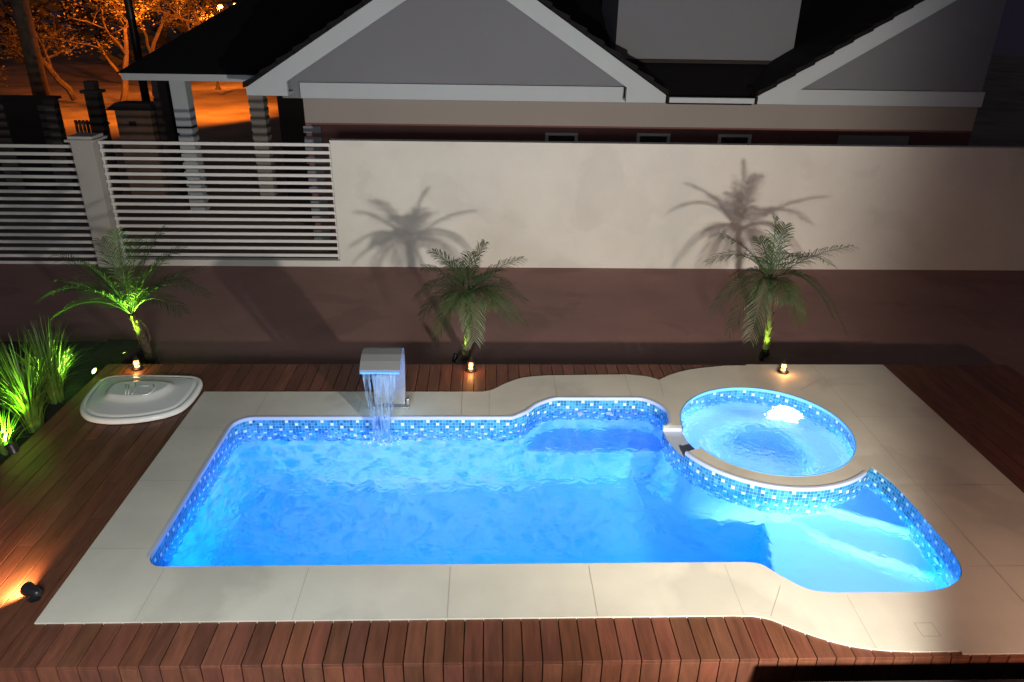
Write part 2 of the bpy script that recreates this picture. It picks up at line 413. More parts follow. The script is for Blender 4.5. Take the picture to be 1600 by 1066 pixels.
# pool is counter-clockwise, so from k0 it runs over the bulge, left, near edge, right side and back to k1
hole = path+arc(SPC, SPR, NA1, NA0+360, 60)
mb = MB()
fill(mb, pave, 0, [hole])
mb.loft([loop3(pave, 0), loop3(pave, -.04)], True)
mb.loft([loop3(hole, 0), loop3(hole, -.03)], True)
pv = struct(mb.build('paving', M_pave))
mb = MB(); jw = .004
def joint(a, b, w=.0022):
    a = Vector(a); b = Vector(b); d = (b-a).normalized(); q = Vector((-d.y, d.x))*w
    mb.add([(a.x-q.x, a.y-q.y, .0022), (b.x-q.x, b.y-q.y, .0022), (b.x+q.x, b.y+q.y, .0022), (a.x+q.x, a.y+q.y, .0022)], [(0, 1, 2, 3)])
for y in (4.70, 5.62, 6.54): joint((PX0, y), (-2.70, y))
for x in (-2.49, -1.385, -.285, .80): joint((x, 3.935), (x, 4.46))
joint((1.87, 3.93), (1.88, 4.46)); joint((2.06, 3.92), (2.24, 4.22)); joint((2.69, 3.62), (2.71, 4.12))
for x in (-2.465, -1.39): joint((x, 6.78), (x, 7.31))
joint((-.28, 6.78), (-.285, 7.31)); joint((.02, 6.78), (.02, 7.34)); joint((.785, 7.20), (.785, 7.71)); joint((1.63, 7.20), (1.64, 7.73))
joint((2.03, 7.60), (2.0, 7.22)); joint((4.02, 8.0), (4.0, 5.48)); joint((3.84, 5.50), (4.93, 5.50)); joint((4.0, 6.75), (4.93, 6.75))
joint((3.84, 4.42), (4.93, 4.42)); joint((4.02, 5.5), (4.02, 3.57)); joint((3.62, 7.34), (3.98, 7.62))
hx = [(3.075, 3.72), (3.205, 3.72), (3.205, 3.842), (3.075, 3.842)]
for i in range(4): joint(hx[i], hx[(i+1) % 4], .0028)
o = mb.build('joint_lines', M_joint, pv)

# ------------------------------------------------------------------ deck
def inside(poly, x, y):
    c = False; n = len(poly); j = n-1
    for i in range(n):
        xi, yi = poly[i]; xj, yj = poly[j]
        if (yi > y) != (yj > y) and x < (xj-xi)*(y-yi)/(yj-yi)+xi: c = not c
        j = i
    return c
pin = offset(pave, .07)
DZ = -.012; DY0, DY1 = 3.552, 8.03; PITCHB = .134
mb = MB(); rb = MB()
def toned(): 
    k = random.uniform(.74, 1.14); return (k*random.uniform(.95, 1.08), k*random.uniform(.93, 1.05), k*random.uniform(.9, 1.05))
x = -8.6
while x < 6.42:
    x0, x1 = x+.0035, x+PITCHB-.0035; xc = (x0+x1)/2
    ys = [DY0+i*.01 for i in range(int((DY1-DY0)/.01)+1)]
    bed = (-4.98 < xc < -4.53)
    segs = []; st = None
    for y in ys:
        ok = not (inside(pin, x0, y) and inside(pin, x1, y))
        if bed and y > 5.0: ok = False
        if xc < -5.0 and y > 6.4: ok = False
        if ok and st is None: st = y
        if not ok and st is not None: segs.append((st, y)); st = None
    if st is not None: segs.append((st, DY1))
    for a, b in segs:
        # long boards are laid in two or three lengths
        cuts = [a]
        while b-cuts[-1] > 2.6: cuts.append(cuts[-1]+random.uniform(1.2, 2.4))
        cuts.append(b)
        for c0, c1 in zip(cuts, cuts[1:]):
            mb.tone = toned(); h = random.uniform(-.0012, .0012)
            mb.box(x0, x1, c0+.0015, c1-.0015, DZ-.025, DZ+h)
    if True:
        rb.tone = toned(); rb.box(x0, x1, DY0+.001, DY0+.026, GZ+.0, DZ-.027)
    x += PITCHB
dk = struct(mb.build('wood_deck', M_wood, bevel=.003))
rb.build('riser_boards', M_wood, dk, bevel=.003)
mb = MB()
for a in ((-8.6, -4.98, 3.60, 6.4), (-4.98, -4.53, 3.60, 5.0), (-4.53, -2.95, 3.60, 8.0), (-2.95, 4.1, 3.60, 4.05), (-2.95, 4.1, 7.62, 8.0), (4.1, 6.42, 3.60, 8.0)):
    mb.box(a[0], a[1], a[2], a[3], GZ-.05, DZ-.06)
mb.build('underdeck_shade_fill', M_void, dk)
mb = MB(); mb.box(-4.99, -4.53, 5.0, 8.9, GZ-.1, -.09); mb.box(-8.6, -4.99, 6.42, 8.9, GZ-.1, -.12)
struct(mb.build('planting_bed', M_soil))

# ------------------------------------------------------------------ swimming pool
WL, SWL = -.155, -.115
pc = thing('swimming_pool', (0, 5.6, 0), 'blue lit fibreglass swimming pool with mosaic tile band, rounded tub and pale paving round it', 'pool')
mb = MB()
lv = [(-.07, 0), (-.41, .0), (-.43, .006), (-1.05, .05), (-1.17, .085), (-1.24, .15), (-1.27, .22)]
loops = [loop3(offset(pool, d) if d else pool, z) for z, d in lv]
mb.loft(loops[::-1], True)
fill(mb, offset(pool, .22), -1.27)
mb.build('basin', M_gel, pc, smooth=True)
def band(name, poly, z0, z1, parent, closed=True, off=.004, skip=None):
    P = offset(poly, off) if closed else poly
    n = len(P); vs = []; fs = []; uvs = []; L = 0
    for i in range(n if closed else n-1):
        a, b = Vector(P[i]), Vector(P[(i+1) % n]); l = (b-a).length
        if not (skip and skip(poly[i]) and skip(poly[(i+1) % n])):
            k = len(vs); vs += [(a.x, a.y, z0), (b.x, b.y, z0), (b.x, b.y, z1), (a.x, a.y, z1)]
            fs.append((k, k+1, k+2, k+3)); T = .034
            uvs += [(L/T, z0/T), ((L+l)/T, z0/T), ((L+l)/T, z1/T), (L/T, z1/T)]
        L += l
    me = bpy.data.meshes.new(name); me.from_pydata(vs, [], fs)
    u = me.uv_layers.new(name='tile')
    for i, q in enumerate(uvs): u.data[i].uv = q
    me.materials.append(M_tile); o = bpy.data.objects.new(name, me); C.objects.link(o)
    o.parent = parent; o.matrix_parent_inverse = Matrix.Translation(-parent.location)
    return o
band('tile_band', pool, -.41, -.07, pc)
band('tile_band', pool, -.07, -.004, pc, skip=on_notch)
# rims: a raised lip of white fibreglass
def rim(poly, name, parent, w0, w1, h, skip=None, m=M_rim):
    mb = MB(); n = len(poly)
    prof = [(w0, -.02), (w0, h*.6), (w0+(w1-w0)*.25, h), (w0+(w1-w0)*.75, h), (w1, h*.5), (w1, -.03)]
    rings = [loop3(offset(poly, d), z) for d, z in prof]
    for i in range(n):
        j = (i+1) % n
        if skip and skip(poly[i]) and skip(poly[j]): continue
        for k in range(len(prof)-1):
            mb.add([rings[k][i], rings[k][j], rings[k+1][j], rings[k+1][i]], [(3, 2, 1, 0)])
    return mb.build(name, m, parent, smooth=True)
rim(pool, 'rim', pc, -.030, .006, .006, skip=lambda p: on_notch(p) or p[1] < 4.6 or (p[0] > 3.6 and p[1] < 5.9))
# seat under the bulge
def block(name, poly, ztop, zbot, rad, parent, m=M_gel):
    mb = MB(); P = poly
    a = sum(P[i-1][0]*P[i][1]-P[i][0]*P[i-1][1] for i in range(len(P)))
    if a < 0: P = P[::-1]
    loops = [loop3(P, zbot)]
    for k in range(0, 6):
        t = PI/2*k/5; loops.append(loop3(offset(P, rad*(1-math.cos(t))), ztop-rad+rad*math.sin(t)))
    mb.loft(loops, True); fill(mb, offset(P, rad), ztop)
    return mb.build(name, m, parent, smooth=True)
block('seat', spline([(.30, 7.3), (.36, 6.86), (.50, 6.70), (.85, 6.68), (1.3, 6.68), (1.72, 6.69), (1.92, 6.66)], 4)+[(2.05, 7.3)], -.63, -1.3, .05, pc)
low = spline([(2.28, 4.05), (2.40, 4.5), (2.47, 4.95), (2.56, 5.3), (2.62, 5.52)], 4)+arc(SPC, 1.02, 255, 317, 12)+[(3.95, 5.7), (3.95, 4.0)]
block('shelf', low, -.58, -1.3, .05, pc)
mid = spline([(2.85, 5.46), (3.02, 5.20), (3.28, 4.98), (3.60, 4.78), (3.9, 4.62)], 4)+[(3.95, 5.7)]+arc(SPC, 1.02, 317, 268, 8)
block('step', mid, -.45, -.6, .04, pc)
hi = spline([(3.12, 5.52), (3.30, 5.42), (3.55, 5.28), (3.95, 5.06)], 4)+[(3.95, 5.7)]+arc(SPC, 1.02, 317, 285, 6)
block('step', hi, -.31, -.6, .04, pc)
# spillway sill
a0 = arc(SPC, SPR-.005, NA0, NA1, 8); a1 = arc(SPC, LR+.006, NA0, NA1, 8)
mb = MB(); mb.loft([[Vector((p[0], p[1], -.07)) for p in a0], [Vector((p[0], p[1], -.074)) for p in a1]], False)
for dd in (d0, d1):
    p, q = SPC+dd*(SPR-.004), SPC+dd*(LR+.004)
    mb.add([(p.x, p.y, -.08), (q.x, q.y, -.08), (q.x, q.y, .001), (p.x, p.y, .001)], [(0, 1, 2, 3)])
mb.build('spillway_sill', M_rim, pc)
def ring_at(name, loc, nrm, r, parent, m=M_rim, eye=True):
    mb = MB(); mb.lathe([(r, 0), (r, .006), (r*.72, .010), (r*.6, .004), (r*.35, .004), (r*.33, .010), (.001, .012)], loc, 20, Vector(nrm))
    return mb.build(name, m, parent, smooth=True)
ring_at('jet', (1.05, 7.158, -.24), (0, -1, 0), .035, pc); ring_at('jet', (1.38, 7.158, -.24), (0, -1, 0), .035, pc)
ring_at('jet', (3.798, 4.72, -.25), (-1, 0, 0), .038, pc)
for x in (-1.60, -.45, .70, 1.80):
    f = ring_at('pool_lamp', (x, 4.50, -.36), (0, 1, 0), .06, pc)
f = ring_at('pool_lamp', (2.95, 4.165, -.34), (0, 1, 0), .06, pc)
mb = MB(); mb.lathe([(.045, .012), (.04, .018), (.001, .02)], (2.95, 4.165, -.34), 20, Vector((0, 1, 0)))
mb.build('lens', mat('pool_lamp_lens', (1, 1, 1), .3, em=(.8, .92, 1), ems=25), f)
# tub
sp = pc
mb = MB()
def circ(r, z): return [Vector((SPC.x+r*math.cos(2*PI*i/72), SPC.y+r*math.sin(2*PI*i/72), z)) for i in range(72)]
prof = [(.88, -.07), (.88, -.29), (.868, -.31), (.85, -.40), (.82, -.44), (.77, -.455), (.60, -.46), (.565, -.475), (.55, -.51), (.52, -.84), (.48, -.89), (.40, -.905), (.02, -.91)]
mb.loft([circ(r, z) for r, z in prof][::-1], True, False, False)
mb.build('tub', mat('pale_blue_gelcoat', (.34, .56, .96), .3), pc, smooth=True)
def on_notch2(p):
    q = Vector(p[:2])-SPC; a = math.degrees(math.atan2(q.y, q.x)) % 360
    return NA0-.5 < a < NA1+.5
band('tile_band', spa, -.29, -.07, pc)
band('tile_band', spa, -.07, -.004, pc, skip=on_notch2)
rim(spa, 'rim', pc, -.006, .008, .003, skip=on_notch2, m=M_gel)
wa = R(52); wd = Vector((math.cos(wa), math.sin(wa), 0))
lp = Vector((SPC.x, SPC.y, -.345))+wd*.862
f = ring_at('spa_lamp', lp, -wd+Vector((0, 0, .12)), .155, pc)
mb = MB(); mb.lathe([(.145, .012), (.12, .03), (.001, .04)], lp, 24, -wd+Vector((0, 0, .12)))
mb.build('lens', mat('spa_lamp_lens', (1, 1, 1), .3, em=(.92, .97, 1), ems=60), f)
for a in (20, 115, 150, 240, 330):
    d = Vector((math.cos(R(a)), math.sin(R(a)), 0)); ring_at('jet', Vector((SPC.x, SPC.y, -.30))+d*.862, -d, .03, pc)
# water surfaces
def water_body(name, poly, z, zb, m):   # closed body of water, its sides just behind the tiles
    mb = MB(); P_ = offset(poly, -.012); fill(mb, P_, z)
    n0 = len(mb.f); mb.loft([loop3(P_, zb), loop3(P_, z)], True)
    k = len(mb.v); fill(mb, P_, zb); 
    mb.f = [f if min(f) < k else tuple(reversed(f)) for f in mb.f]
    o = struct(mb.build(name, m)); bm = bmesh.new(); bm.from_mesh(o.data); bmesh.ops.remove_doubles(bm, verts=bm.verts, dist=1e-5)
    bmesh.ops.recalc_face_normals(bm, faces=bm.faces); bm.to_mesh(o.data); bm.free()
water_body('pool_water', pool, WL, -1.32, M_water)
water_body('spa_water', spa, SWL, -.95, M_spaw)

# ------------------------------------------------------------------ waterfall spout
SB = Vector((-1.08, 6.98, 0))
t = thing('waterfall_spout', SB, 'brushed steel waterfall spout curving over the back edge of the pool, lit blue', 'pool waterfall')
# side profile in (y, z): a curved sheet that rises from the base and leans out over the water
outer = [(7.05, .01), (7.085, .18), (7.095, .36), (7.085, .52), (7.05, .63), (6.98, .705), (6.88, .735), (6.78, .725), (6.69, .69), (6.60, .635)]
inner = [(6.605, .595), (6.69, .645), (6.78, .675), (6.87, .685), (6.95, .655), (7.005, .60), (7.035, .51), (7.045, .36), (7.035, .18), (7.00, .01)]
XL, XR = -1.29, -.885
mb = MB()
no = len(outer)
def wx(z):   # the column narrows a little towards the foot
    k = max(0, min(1, z/.6)); return XL+.075*(1-k), XR-.015*(1-k)
pr = outer+inner
L0 = [Vector((wx(z)[0], y, z)) for y, z in pr]; L1 = [Vector((wx(z)[1], y, z)) for y, z in pr]
mb.loft([L0, L1], True)
n = no
for L, fl in ((L0, 0), (L1, 1)):
    for i in range(n-1):
        q = [L[i], L[i+1], L[2*n-2-i], L[2*n-1-i]]
        mb.add(q if fl else q[::-1], [(0, 1, 2, 3)])
mb.build('hood', M_steel, t)
mb = MB(); mb.box(XL+.004, XR-.004, 6.588, 6.598, .596, .612)
mb.build('led_strip', M_wave, t)
mb = MB()
sd = [(y, z) for y, z in outer[5:]]
for i in range(len(sd)-1):
    (ya, za), (yb, zb) = sd[i], sd[i+1]
    mb.add([(XR+.002, ya, za-.010), (XR+.002, yb, zb-.010), (XR+.002, yb, zb), (XR+.002, ya, za)], [(0, 1, 2, 3)])
mb.build('led_strip', M_wave, t)
mb = MB(); mb.box(-1.30, -.85, 6.92, 7.10, .004, .018); mb.build('base_plate', M_steel, t, bevel=.004)
mb = MB(); mb.box(-.885, -.85, 6.97, 7.06, .018, .09); mb.build('bracket', M_steel, t, bevel=.01)
light('spout_led_light', 'AREA', (-1.09, 6.62, .58), 1.5, (.25, .62, 1), (-1.09, 6.66, -.2), shape='RECTANGLE', size=.36, size_y=.03)
# sheet of falling water, breaking into strands
mb = MB(); nx, nz = 44, 26
def fp(i, k):
    u = i/nx; s_ = k/nz
    z = .60+(WL-.60)*s_
    wtop = .178; w = wtop*(1-.50*s_**.8)
    x = -1.09+.01*s_+(u-.5)*2*w+.012*noise.noise(Vector((u*9, s_*3, 1)))*s_
    y = 6.60-.10*math.sqrt(s_)+.014*noise.noise(Vector((u*14, s_*2.2, 5)))
    return (x, y, z)
vs = [fp(i, k) for k in range(nz+1) for i in range(nx+1)]; fs = []
for k in range(nz):
    for i in range(nx):
        u, s_ = i/nx, k/nz
        hole_ = noise.noise(Vector((u*6, s_*2.4, 9))) > .22+.25*(1-s_) or (abs(u-.22) < .03+.02*math.sin(s_*9) and .2 < s_ < .55)
        if hole_: continue
        a = k*(nx+1)+i; fs.append((a, a+1, a+nx+2, a+nx+1))
mb.add(vs, fs); fw_ = mb.build('waterfall', M_fall, smooth=True)
sm = fw_.modifiers.new('thick', 'SOLIDIFY'); sm.thickness = .005
struct(fw_, 'stuff')
# ring of splash where it lands
mb = MB()
for k in range(46):
    a = random.uniform(0, 2*PI); r = random.gauss(.09, .045)
    c = Vector((-1.08+r*math.cos(a)*1.3, 6.49+r*math.sin(a)*.7, WL+abs(random.gauss(0, .018)))); q = random.uniform(.003, .008)
    mb.lathe([(.001, -q), (q*.8, -q*.5), (q, 0), (q*.8, q*.5), (.001, q)], c, 6)
struct(mb.build('splash', mat('splash_foam', (.75, .85, .95), .3), smooth=True), 'stuff')

# ------------------------------------------------------------------ equipment hatch lid
cx, cy = -3.87, 7.17
def P2(pts): return [(p[0], p[1]) for p in pts]
lidpx = [(123, 643), (133, 655), (155, 660), (185, 661), (230, 657), (275, 647), (297, 632), (312, 612), (318, 599), (312, 591), (295, 589), (240, 588), (185, 588), (158, 593), (140, 612), (128, 628)]
lid = smooth_poly([tuple(g(u, v, .02)[:2]) for u, v in lidpx], 2)
a = sum(lid[i-1][0]*lid[i][1]-lid[i][0]*lid[i-1][1] for i in range(len(lid)))
if a < 0: lid = lid[::-1]
ld = thing('hatch_lid', (cx, cy, 0), 'glossy white moulded equipment hatch lid on the deck beside the grasses', 'hatch lid')
mb = MB()
mb.loft([loop3(lid, 0), loop3(lid, .028), loop3(offset(lid, .008), .042), loop3(offset(lid, .03), .050), loop3(offset(lid, .045), .050),
         loop3(offset(lid, .052), .044), loop3(offset(lid, .062), .043), loop3(offset(lid, .072), .052), loop3(offset(lid, .10), .058)], True)
platpx = [(168, 616), (190, 618), (215, 618), (240, 614), (258, 606), (264, 598), (250, 597), (220, 596), (190, 597), (175, 603)]
plat = smooth_poly([tuple(g(u, v, .11)[:2]) for u, v in platpx], 2)
a = sum(plat[i-1][0]*plat[i][1]-plat[i][0]*plat[i-1][1] for i in range(len(plat)))
if a < 0: plat = plat[::-1]
def resample(P, n, c):
    out = []
    for k in range(n):
        th = 2*PI*k/n; d = Vector((math.cos(th), math.sin(th))); best = None
        for i in range(len(P)):
            a, b = Vector(P[i-1])-c, Vector(P[i])-c; e = b-a; den = d.x*e.y-d.y*e.x
            if abs(den) < 1e-9: continue
            tt = (a.x*e.y-a.y*e.x)/den; ss = (a.x*d.y-a.y*d.x)/den
            if tt > 0 and -1e-6 <= ss <= 1+1e-6: best = tt if best is None else max(best, tt)
        out.append(tuple(c+d*(best or .1)))
    return out
cc = Vector((sum(p[0] for p in plat)/len(plat), sum(p[1] for p in plat)/len(plat)))
A = resample(offset(lid, .10), 72, cc); B = resample(plat, 72, cc)
def mixl(t, z): return [Vector((a[0]*(1-t)+b[0]*t, a[1]*(1-t)+b[1]*t, z)) for a, b in zip(A, B)]
mb.loft([mixl(0, .058), mixl(.35, .066), mixl(.6, .072), mixl(.75, .082), mixl(.88, .104), mixl(.96, .114), mixl(1.0, .116)], True)
mb.add(mixl(1.0, .116), [tuple(range(72))])
mb.build('lid_shell', M_fiber, ld, smooth=True)
# raised marks moulded into the top
mb = MB()
def markline(pts, w=.007, z=.117):
    P = [g(u, v, z) for u, v in pts]
    mb.tube([p.copy() for p in P], w, 6)
for x in (197, 201.5): markline([(x, 601), (x-.8, 616)], .005)
markline([(212, 600), (210.5, 607), (207, 614), (206, 616)], .005)
markline([(217, 603), (232, 603)], .005); markline([(240, 601), (241.5, 606), (237, 612), (230, 616), (222, 617)], .006)
mb.build('raised_mark', M_fiber, ld, smooth=True)

# ------------------------------------------------------------------ small lamps
def lantern(loc, label):
    t = thing('lantern', loc, label, 'lantern', 'small amber lanterns along the back of the pool')
    L = Vector(loc)
    mb = MB(); mb.lathe([(.058, 0), (.066, .004), (.066, .012), (.052, .022), (.036, .026)], L, 24); mb.build('base', M_black, t, smooth=True)
    mb = MB(); mb.lathe([(.027, .026), (.028, .07), (.024, .105), (.012, .112)], L, 20); mb.build('flame', M_flame, t, smooth=True)
    mb = MB()
    for k in range(5):
        a = 2*PI*k/5+.3; c, s_ = math.cos(a), math.sin(a)
        mb.tube([L+Vector((c*.046, s_*.046, .02)), L+Vector((c*.044, s_*.044, .08)), L+Vector((c*.030, s_*.030, .128))], .0025, 5)
    mb.lathe([(.045, .06), (.047, .0625), (.045, .065)], L, 20)
    mb.build('cage', M_black, t)
    mb = MB(); mb.lathe([(.034, .118), (.036, .124), (.022, .138), (.010, .144), (.010, .150)], L, 20)
    mb.tube([L+Vector((.018*math.cos(a), 0, .158+.018*math.sin(a))) for a in [2*PI*k/12 for k in range(13)]], .0028, 5)
    mb.build('cap', M_black, t, smooth=True)
    light('lantern_light', 'POINT', L+Vector((0, -.05, .07)), 2.0, (1, .42, .12), shadow_soft_size=.03)
    return t
lantern((-4.17, 7.90, DZ), 'small glowing amber lantern behind the white hatch lid')
lantern((-.20, 7.86, DZ), 'small glowing amber lantern on the wooden boards by the middle palm')
lantern((3.585, 7.80, .002), 'small glowing amber lantern standing on the pale paving beyond the round tub')

def spot_fixture(loc, aim, label, col, em, energy, size=1.0, blend=.6, angle=60, stake=True, lensm=None, group='garden spotlights'):
    loc = Vector(loc); d = (Vector(aim)-loc).normalized()
    t = thing('spotlight', (loc.x, loc.y, loc.z), label, 'spotlight', group)
    hd = loc+Vector((0, 0, .07*size))
    mb = MB(); q = d
    mb.lathe([(.016*size, -.07*size), (.030*size, -.05*size), (.034*size, 0), (.042*size, .03*size), (.044*size, .05*size), (.038*size, .05*size), (.034*size, .036*size)], hd, 20, q)
    mb.build('head', M_black, t, smooth=True)
    mb = MB(); mb.lathe([(.036*size, .030*size), (.036*size, .037*size)], hd, 20, q); mb.build('lens', lensm or M_green_em, t)
    mb = MB(); side = d.cross(Vector((0, 0, 1))); side = side.normalized() if side.length > .05 else Vector((1, 0, 0))
    mb.tube([hd+side*.04*size, hd+side*.045*size-Vector((0, 0, .05*size)), hd-side*.045*size-Vector((0, 0, .05*size)), hd-side*.04*size], .004*size, 6)
    mb.tube([hd-Vector((0, 0, .05*size)), loc], .007*size, 8)
    mb.lathe([(.035*size, 0), (.035*size, .006), (.01, .008)], loc, 16)
    mb.build('bracket', M_black, t)
    light('spotlight_beam', 'SPOT', hd+d*.06*size, energy, col, hd+d, spot_size=R(angle), spot_blend=blend, shadow_soft_size=.02)
    return t
GC = (.42, 1.0, .06)

# ------------------------------------------------------------------ palms
def palm(label, root, crown, tips, seed, rtrunk=.045, llen=.24):
    rnd = random.Random(seed); root = Vector(root); crown = Vector(crown)
    t = thing('palm', root, label, 'palm', 'dwarf palms along the bed behind the deck')
    mb = MB(); n = 9; pts = []; rad = []
    for i in range(n):
        s_ = i/(n-1); p = root.lerp(crown, s_)+Vector((.03*math.sin(s_*3), 0, 0))*(1 if i else 0)
        pts.append(p); rad.append(rtrunk*(1.25-.45*s_)*(1+.08*math.sin(i*2.3)))
    mb.tube(pts, rad, 14)
    # stubs of cut leaf bases spiral up the trunk
    for k in range(60):
        s_ = k/60; p = root.lerp(crown, s_)+Vector((.03*math.sin(s_*3), 0, 0)); a = k*2.4; c, q = math.cos(a), math.sin(a); r_ = rtrunk*(1.2-.45*s_)
        o = Vector((c, q, 0)); sd = Vector((-q, c, 0))*.016
        b = p+o*r_*.8; e = p+o*(r_+.030)+Vector((0, 0, .045))
        mb.add([b-sd, b+sd, e+sd*.5, e-sd*.5, b-sd-Vector((0, 0, .02)), b+sd-Vector((0, 0, .02))], [(0, 1, 2, 3), (4, 5, 2, 3)])
    mb.build('trunk', M_trunk, t)
    fb = MB()
    allt = list(tips)
    for tip in allt:
        tip = Vector(tip); d = tip-crown; L = d.length; hz = Vector((d.x, d.y, 0)); hl = hz.length
        # rachis: leaves the crown upward, arches over to the tip
        lift = .20+.22*min(1, hl/.7) if d.z < .35 else .08
        ctrl = crown+hz*.42+Vector((0, 0, max(d.z, -.1)*.6+lift*L*.9+ .06))
        pts = []
        N = 22
        for i in range(N+1):
            s_ = i/N; p = crown*(1-s_)**2+ctrl*2*s_*(1-s_)+tip*s_**2; pts.append(p)
        k = rnd.uniform(.65, 1.25); fb.tone = (k*rnd.uniform(.9, 1.2), k, k*rnd.uniform(.8, 1.1))
        fb.tube(pts[::3], [.008*(1-.75*i/(len(pts[::3])-1)) for i in range(len(pts[::3]))], 5)
        for i in range(6, N*2+1):
            s_ = i/(N*2); j = min(N-1, int(s_*N)); f_ = s_*N-j; p = pts[j].lerp(pts[j+1], f_)
            tg = (pts[j+1]-pts[j]).normalized(); sd = tg.cross(Vector((0, 0, 1)))
            if sd.length < .1: sd = Vector((1, 0, 0))
            sd.normalize(); up_ = sd.cross(tg)
            prof_ = math.sin(PI*min(1, (s_*.80+.15)))**.5
            ll = llen*prof_*rnd.uniform(.8, 1.1)
            for sg in (-1, 1):
                dr = (sd*sg*rnd.uniform(.75, .95)+tg*rnd.uniform(.7, 1.1)+up_*rnd.uniform(.05, .35)).normalized()
                w = tg.cross(dr); w = dr.cross(w).normalized()*.0042
                q0 = p; q1 = p+dr*ll*.5+Vector((0, 0, -.02*ll)); q2 = p+dr*ll*.82+Vector((0, 0, -.17*ll)); q3 = p+dr*ll*.98+Vector((0, 0, -.34*ll))
                fb.add([q0-w*.6, q0+w*.6, q1+w, q1-w, q2+w*.7, q2-w*.7, q3], [(0, 1, 2, 3), (3, 2, 4, 5), (5, 4, 6)])
    fb.build('crown', M_frond, t)
    db = MB()
    for k in range(rnd.randint(2, 4)):   # dry brown fronds hanging against the trunk
        a = rnd.uniform(0, 2*PI); d = Vector((math.cos(a), math.sin(a), 0)); N2 = 14
        pts = [crown+d*(.16*math.sin(i/N2*PI*.6))+Vector((0, 0, -.34*(i/N2)**1.4-.02)) for i in range(N2+1)]
        db.tube(pts[::2], .004, 5)
        for i in range(3, N2):
            for sg in (-1, 1):
                sd = Vector((-d.y, d.x, 0))*sg; dr = (sd*.7+Vector((0, 0, -.8))+d*rnd.uniform(-.2, .3)).normalized()*rnd.uniform(.08, .14); w = d*.003
                db.add([pts[i]-w, pts[i]+w, pts[i]+dr], [(0, 1, 2)])
    db.build('dry_fronds', M_dry, t)
    return t
def tipsw(lst, Y, rnd=random.Random(3)):
    return [gy(u, v, Y+dy) for u, v, dy in lst]
# left palm
p1 = g(228, 562, GZ+.2); p1 = Vector((-4.42, 8.72, GZ))
c1 = gy(206, 492, 8.66)
t1 = tipsw([(89, 398, .15), (158, 376, .3), (182, 362, -.1), (256, 358, .3), (285, 384, .5), (311, 419, .1), (325, 460, -.1), (284, 488, -.3), (62, 470, .2), (82, 498, -.2),
            (124, 408, -.35), (218, 372, .5), (96, 440, -.35), (240, 450, -.6), (300, 440, .4), (130, 455, -.5), (262, 400, -.2), (146, 420, .5)], 8.66)
palm('short palm at the left lit green from below, in front of the slatted fence', p1, c1, t1, 1, .05, .29)
# middle palm
p2 = Vector((-.30, 8.88, GZ)); c2 = gy(731, 462, 8.85)
t2 = tipsw([(757, 381, .1), (677, 393, .2), (664, 418, -.1), (650, 462, .0), (660, 490, -.2), (684, 522, -.35), (816, 404, .3), (790, 440, .5), (820, 470, -.1), (823, 512, -.15),
            (800, 500, -.4), (741, 532, -.5), (700, 410, .5), (735, 395, .5), (705, 480, -.55), (775, 425, -.3), (768, 478, -.55), (668, 445, .5)], 8.85)
palm('low palm with dark drooping fronds in the middle, behind the steel waterfall spout', p2, c2, t2, 2, .042, .27)
# right palm
p3 = Vector((3.83, 8.98, GZ)); c3 = gy(1203, 440, 8.95)
t3 = tipsw([(1211, 341, .0), (1227, 352, .25), (1130, 369, .1), (1107, 409, .0), (1332, 386, .1), (1298, 414, .4), (1112, 488, -.1), (1300, 494, -.1), (1320, 518, -.2),
            (1172, 530, -.45), (1240, 400, .5), (1150, 430, .5), (1186, 372, .4), (1250, 500, -.5), (1140, 520, -.2), (1228, 470, -.6), (1170, 400, -.35)], 8.95)
palm('tallest palm at the right with a thin trunk and upright fronds before the white wall', p3, c3, t3, 4, .04, .27)
spot_fixture((-4.58, 8.45, -.18), (-4.80, 8.60, .95), 'small green garden spotlight shining up the left palm trunk', GC, None, 300, 1.0, angle=115)
spot_fixture((-.43, 8.70, -.31), (-.32, 8.87, -.08), 'small green garden spotlight at the foot of the middle palm', GC, None, 22.0, .9, angle=58)
spot_fixture((3.70, 8.76, -.31), (3.82, 8.96, -.06), 'small green garden spotlight at the foot of the right palm', GC, None, 30, 1.0, angle=60)
spot_fixture((-4.20, 8.45, -.25), (-4.6, 9.2, .3), 'unlit black garden spotlight to the right of the left palm trunk', GC, None, 0.0, .9, lensm=M_glass_dark)
spot_fixture((-4.62, 7.84, -.10), (-4.90, 7.42, .42), 'small green garden spotlight shining into the taller grass clump', GC, None, 330, 1.0, angle=88)
spot_fixture((-4.60, 6.14, -.09), (-4.80, 6.32, .22), 'black garden spotlight at the deck edge shining green into the nearest grass', GC, None, 240, 1.25, angle=95)
# warm floor flood on the left boards
t = spot_fixture((-3.31, 4.17, DZ), (-4.35, 4.62, .03), 'black floor spotlight lying on the boards and lighting the left deck orange', (1, .55, .22), None, 130, 1.15, angle=140, lensm=M_warm_em, blend=.8)

